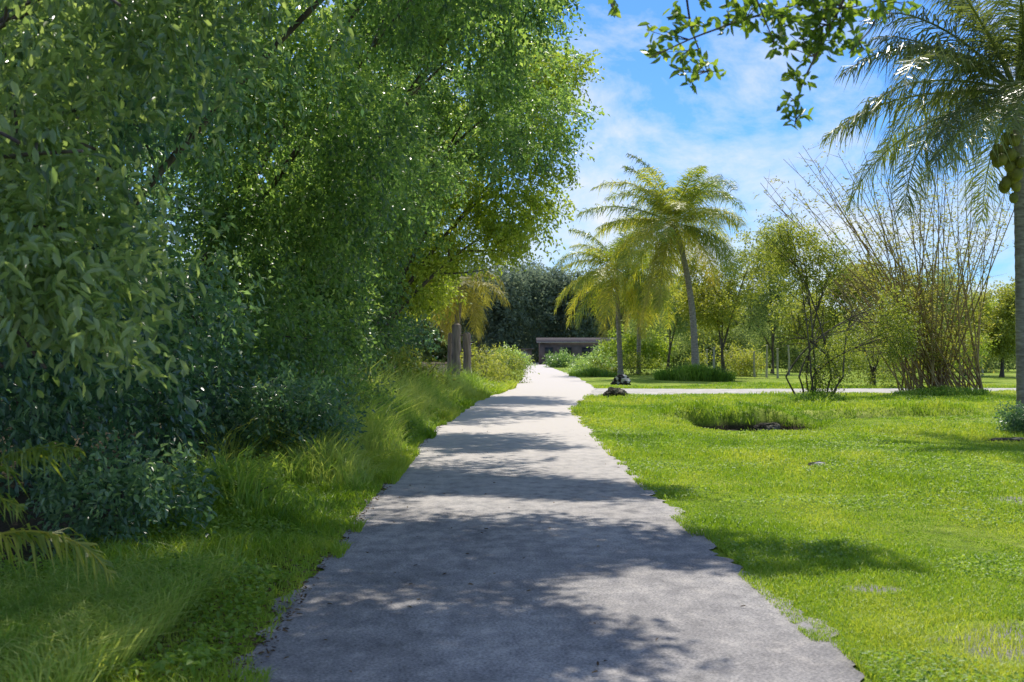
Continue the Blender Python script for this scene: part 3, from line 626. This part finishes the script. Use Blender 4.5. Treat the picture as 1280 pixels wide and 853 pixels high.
# ------------------------------------------------------------ rocks
import bmesh
def rock(name,label,x,y,s,mat,seed,cat='rock',dz=0):
    bm=bmesh.new(); bmesh.ops.create_icosphere(bm,subdivisions=5,radius=1)
    co=np.array([v.co[:] for v in bm.verts]); d=1+.24*nz(co,1.6,seed)+.16*nz(co,4,seed+1)+.10*nz(co,10,seed+2)+.05*nz(co,24,seed+3)
    co=co*d[:,None]*np.array(s); co[:,2]=np.maximum(co[:,2],-s[2]*.6)
    for v,c_ in zip(bm.verts,co): v.co=c_
    me=bpy.data.meshes.new(name); bm.to_mesh(me); bm.free(); me.materials.append(M[mat])
    o=bpy.data.objects.new(name,me); col.objects.link(o); o.location=(x,y,float(hgt(x,y))+s[2]*.45+dz); tag(o,label,cat)
rock('boulder','black and white mottled boulder on the grass beyond the driveway',gx(776,64),64,(.46,.4,.34),'rock',3)
rock('boulder','dark rough boulder at the right roadside before the driveway',gx(767,46.5),46.5,(.42,.36,.25),'rock_dark',5)
rock('stone','small dark and white stone lying in the open lawn',gx(1022,17.9),17.9,(.14,.1,.04),'rock',7)
rock('stone','pale stone among the weeds under the left trees',gx(318,16.2),16.2,(.13,.12,.1),'rock',8)
rock('stone','flat dark stone beside the right edge bush',gx(1262,24.4),24.4,(.3,.2,.04),'rock_dark',9)
rock('stone','larger dark rough rock sitting in the grassy hollow of the lawn',gx(955,32.8),32.8,(.36,.3,.24),'rock_dark',12,dz=.20)
rock('stone','smaller dark rock at the left of the grassy hollow',gx(915,32.4),32.4,(.26,.25,.15),'rock_dark',14,dz=.16)

# ------------------------------------------------------------ grasses (stuff)
def blades(mb,x,y,h,w,r,lean=.5,t0=.5,sun=None,zo=0):
    n=len(x); P=np.stack([x,y,hgt(x,y)+zo-.005],-1)
    a=r.uniform(0,2*np.pi,n); S=np.stack([np.cos(a),np.sin(a),np.zeros(n)],-1)*w[:,None]/2
    a2=r.uniform(0,2*np.pi,n); Ld=np.stack([np.cos(a2),np.sin(a2),np.zeros(n)],-1)*(h*lean*r.uniform(.2,1.2,n))[:,None]
    M1=P+Ld*.35+np.array([0,0,1])*(h*.6)[:,None]; T=P+Ld+np.array([0,0,1])*(h*(1-.25*lean))[:,None]
    v=np.stack([P-S,P+S,M1+S*.75,M1-S*.75,T],1).reshape(-1,3); i=np.arange(n)[:,None]*5
    t=np.repeat(t0+.22*nz(P,.9,91)+.18*nz(P,4,92)+r.normal(0,.15,n),5)
    mb.add(v,i+np.array([0,1,2,3]),t); mb.add(v,i+np.array([3,2,4]),t)
r=np.random.RandomState(17)
n=350000
Yg=6.0*np.exp(r.uniform(0,1,n)*math.log(62/6.0)); px=r.uniform(0,1,n)
Xg=er(Yg)-.12+px**1.0*(Yg*.42+.86-er(Yg))
k=(np.abs(Yg-drive_c(Xg))>drive_w(Xg)/2-.1)&((Xg>er(Yg)-.02)|(nz(np.stack([Xg,Yg,Yg*0],-1),3.5,77)>.1))
for (bx_,by_,br_) in BARE:
    q=((Xg-bx_)**2+(Yg-by_)**2)<(br_*1.0)**2; k&=~(q&(r.uniform(size=n)<.8))
a,b=hollow(Xg,Yg); k&=~(((a>.4)|(b>.6))&(r.uniform(size=n)<.8))
Xg,Yg=Xg[k],Yg[k]; n=len(Xg)
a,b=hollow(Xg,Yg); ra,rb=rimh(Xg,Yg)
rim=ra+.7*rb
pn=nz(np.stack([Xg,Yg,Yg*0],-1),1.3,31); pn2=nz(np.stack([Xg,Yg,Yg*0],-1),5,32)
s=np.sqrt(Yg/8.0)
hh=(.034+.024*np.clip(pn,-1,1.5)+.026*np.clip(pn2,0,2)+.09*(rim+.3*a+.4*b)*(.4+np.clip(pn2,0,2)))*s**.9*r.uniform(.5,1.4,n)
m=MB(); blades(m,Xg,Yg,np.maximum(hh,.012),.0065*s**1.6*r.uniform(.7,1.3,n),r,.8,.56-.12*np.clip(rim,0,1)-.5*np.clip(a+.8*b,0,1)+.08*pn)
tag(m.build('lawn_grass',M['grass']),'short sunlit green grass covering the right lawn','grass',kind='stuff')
m=MB(); n=42000; ya=6.0*np.exp(r.uniform(0,1,n)*math.log(34/6.0)); xa=er(ya)+r.uniform(0,1,n)*(ya*.42+.8-er(ya))
P=np.stack([xa,ya,ya*0],-1); pn=nz(P,2.0,139); k=(pn>.12)&(hollow(xa,ya)[0]<.2); P=P[k]; ya=ya[k]; n=len(P)
P[:,2]=hgt(P[:,0],P[:,1])+r.uniform(.015,.06,n); s=np.sqrt(ya/8)
leaves(m,P,r.normal(size=(n,3))*np.array([1,1,.3]),r.normal(size=(n,3))*.45+np.array([0,0,1]),r.uniform(.018,.036,n)*s,r.uniform(.013,.026,n)*s,.6+r.normal(0,.2,n))
tag(m.build('lawn_clover',M['weed']),'small round leaved weeds in patches through the right lawn','weeds',kind='stuff')
n=90000
Yg=6.0*np.exp(r.uniform(0,1,n)*math.log(60/6.0)); wdt=np.interp(Yg,[6,10,16,25,45,60],[3.2,1.9,1.5,1.7,2.2,2.2])
u=r.uniform(0,1,n)**1.15; Xg=el(Yg)+.17-u*wdt
pn=nz(np.stack([Xg,Yg,Yg*0],-1),2.2,33)
k=((pn>-.35)|(r.uniform(size=n)<.35))&((Xg<el(Yg)+.04)|(pn>.15)); Xg,Yg,u,pn=Xg[k],Yg[k],u[k],pn[k]; n=len(Xg)
s=np.sqrt(Yg/8.0)
m=MB(); blades(m,Xg,Yg,(.06+.10*u+.09*np.clip(pn,0,1))*s*r.uniform(.5,1.4,n),.008*s**1.5*r.uniform(.7,1.3,n),r,.8,.62)
tag(m.build('verge_grass',M['grass']),'ragged green grass verge along the left edge of the road','grass',kind='stuff')
m=MB(); n=12000
xa=-2.35-np.abs(r.normal(0,.8,n))+.35; ya=7.2+r.normal(0,.9,n); k=(xa<el(ya)-.45)&(ya>5.6); xa,ya=xa[k],ya[k]
blades(m,xa,ya,r.uniform(.14,.42,len(xa)),r.uniform(.008,.015,len(xa)),r,1.15,.62)
n=44000; ya=12*np.exp(r.uniform(0,1,n)*math.log(52/12)); xa=el(ya)-.12-r.beta(1.4,2,n)*2.1
pn=nz(np.stack([xa,ya,ya*0],-1),2.6,37); k=(pn>-.3)&((ya>15)|(r.uniform(size=n)<.3)); xa,ya,pn=xa[k],ya[k],pn[k]
blades(m,xa,ya,(.42+.32*pn)*r.uniform(.5,1.6,len(xa))*np.interp(el(ya)-xa,[.2,1.1],[.45,1.6])*np.interp(ya,[12,20],[.5,1]),r.uniform(.012,.028,len(xa)),r,.75,.78)
tag(m.build('tall_grass',M['grass_tall']),'tall tangled grass on the left bank between road and trees','grass',kind='stuff')
m=MB(); n=34000; ya=6.2*np.exp(r.uniform(0,1,n)*math.log(34/6.2)); xa=el(ya)-.10-r.uniform(0,1,n)*np.interp(ya,[6,10,24],[2.8,2.0,1.7])
P=np.stack([xa,ya,ya*0],-1); pn=nz(P,2.6,39); k=pn>-.1; P=P[k]; pn=pn[k]; n=len(P)
P[:,2]=hgt(P[:,0],P[:,1])+r.uniform(.01,.05,n)+.34*np.clip(pn,0,1)*r.uniform(0,1,n); s=np.sqrt(np.maximum(P[:,1],10)/10)
leaves(m,P,r.normal(size=(n,3))*np.array([1,1,.4]),r.normal(size=(n,3))*.4+np.array([0,0,1]),r.uniform(.03,.06,n)*s,r.uniform(.018,.035,n)*s,.58+r.normal(0,.2,n),True)
tag(m.build('weeds',M['weed']),'low broad leaved weeds scattered on the left verge','weeds',kind='stuff')
m=MB(); n=5200
ya=6*np.exp(r.uniform(0,1,n)*math.log(30/6)); xa=np.where(r.uniform(size=n)<.985,el(ya)+.12-np.abs(r.normal(0,.9,n)),el(ya)+r.uniform(0,1,n)**2*(er(ya)-el(ya)))
P=np.stack([xa,ya,hgt(xa,ya)+.02+r.uniform(0,.012,n)],-1)
leaves(m,P,r.normal(size=(n,3))*np.array([1,1,.15]),r.normal(size=(n,3))*.3+np.array([0,0,1]),r.uniform(.02,.05,n),r.uniform(.01,.024,n),.5+r.normal(0,.25,n),True)
tag(m.build('leaf_litter',M['litter']),'brown fallen leaves along the left road edge','leaf litter',kind='stuff')
def tuft(label,px,Yd,rx,h,n,seed,mat='grass_tall'):
    r=np.random.RandomState(seed); x=gx(px,Yd); m=MB()
    a=r.uniform(0,6.28,n); q=r.uniform(0,1,n)**.6
    blades(m,x+np.cos(a)*q*rx,Yd+np.sin(a)*q*1.2,h*r.uniform(.5,1.2,n)*(1.15-.6*q),r.uniform(.03,.06,n),r,1.1,.35)
    o=m.build('grass_clump',M[mat]); tag(o,label,'grass clump')
tuft('wide spiky dark green grass clump at the foot of the leaning palm',868,74,2.3,1.25,2600,1)
tuft('smaller grass clump right of the road near the far bend',742,86,1.7,.8,1200,2)
tuft('grass tuft at the base of the bamboo canes',1175,47.8,1.8,.5,1600,3)
tuft('grass tuft around the stems of the twiggy tree',1022,42.3,.9,.5,900,4)

# ------------------------------------------------------------ light, sky
EL_,AZ=R(54),R(6)
sd=bpy.data.lights.new('sun','SUN'); sd.energy=5.0; sd.angle=R(.5); sd.color=(1,.94,.84)
so=bpy.data.objects.new('sun',sd); col.objects.link(so)
dvec=Vector((math.sin(AZ)*math.cos(EL_),math.cos(AZ)*math.cos(EL_),math.sin(EL_)))
so.rotation_euler=dvec.to_track_quat('Z','Y').to_euler()
w=bpy.data.worlds.new('World'); scene.world=w; w.use_nodes=True; nt=w.node_tree; nt.nodes.clear(); L=nt.links.new
sky=nd(nt,'ShaderNodeTexSky',sky_type='NISHITA'); sky.sun_disc=False; sky.sun_elevation=EL_; sky.sun_rotation=AZ; sky.air_density=1.0; sky.dust_density=.3; sky.ozone_density=3
tc=nd(nt,'ShaderNodeTexCoord'); mp=nd(nt,'ShaderNodeMapping'); mp.inputs['Scale'].default_value=(1,.7,1.7); mp.inputs['Rotation'].default_value=(0,R(20),0)
L(tc.outputs['Generated'],mp.inputs[0])
n1=nd(nt,'ShaderNodeTexNoise'); n1.inputs['Scale'].default_value=10; n1.inputs['Detail'].default_value=10; n1.inputs['Roughness'].default_value=.64; n1.inputs['Distortion'].default_value=.3
L(mp.outputs[0],n1.inputs[0])
sep=nd(nt,'ShaderNodeSeparateXYZ'); L(tc.outputs['Generated'],sep.inputs[0])
mr=nd(nt,'ShaderNodeMapRange'); mr.inputs[1].default_value=.27; mr.inputs[2].default_value=.06; mr.inputs[3].default_value=-.10; mr.inputs[4].default_value=.13; L(sep.outputs['Z'],mr.inputs[0])
mo=nd(nt,'ShaderNodeMapRange'); mo.inputs[1].default_value=.35; mo.inputs[2].default_value=.6; mo.inputs[3].default_value=0; mo.inputs[4].default_value=.14; L(sep.outputs['Z'],mo.inputs[0])
ad=nd(nt,'ShaderNodeMath',operation='ADD'); L(n1.outputs[0],ad.inputs[0]); L(mr.outputs[0],ad.inputs[1])
ad2=nd(nt,'ShaderNodeMath',operation='ADD'); L(ad.outputs[0],ad2.inputs[0]); L(mo.outputs[0],ad2.inputs[1])
cr=ramp(nt,[(.43,(0,0,0)),(.60,(.48,.48,.48)),(.76,(.93,.93,.93))]); L(ad2.outputs[0],cr.inputs[0])
mx=nd(nt,'ShaderNodeMix',data_type='RGBA'); L(cr.outputs[0],mx.inputs[0])
hs=nd(nt,'ShaderNodeMix',data_type='RGBA',blend_type='MULTIPLY'); hs.inputs[0].default_value=1; hs.inputs[7].default_value=(.36,.64,1.03,1); L(sky.outputs[0],hs.inputs[6])
L(hs.outputs[2],mx.inputs[6]); mx.inputs[7].default_value=(6.2,6.4,6.7,1)
bg=nd(nt,'ShaderNodeBackground'); bg.inputs[1].default_value=.15; L(mx.outputs[2],bg.inputs[0])
ow=nd(nt,'ShaderNodeOutputWorld'); L(bg.outputs[0],ow.inputs[0])
scene.view_settings.view_transform='Standard'; scene.view_settings.look='None'; scene.view_settings.exposure=0
# ------------------------------------------------------------ camera
cd=bpy.data.cameras.new('camera'); cd.sensor_width=36; cd.lens=45; cd.clip_end=6000; cd.clip_start=.05
cd.dof.use_dof=True; cd.dof.focus_distance=20; cd.dof.aperture_fstop=4.5
co=bpy.data.objects.new('camera',cd); col.objects.link(co); co.location=(0,0,H); co.rotation_euler=(R(90)+math.atan((HY-426.5)/F),0,0)
scene.camera=co
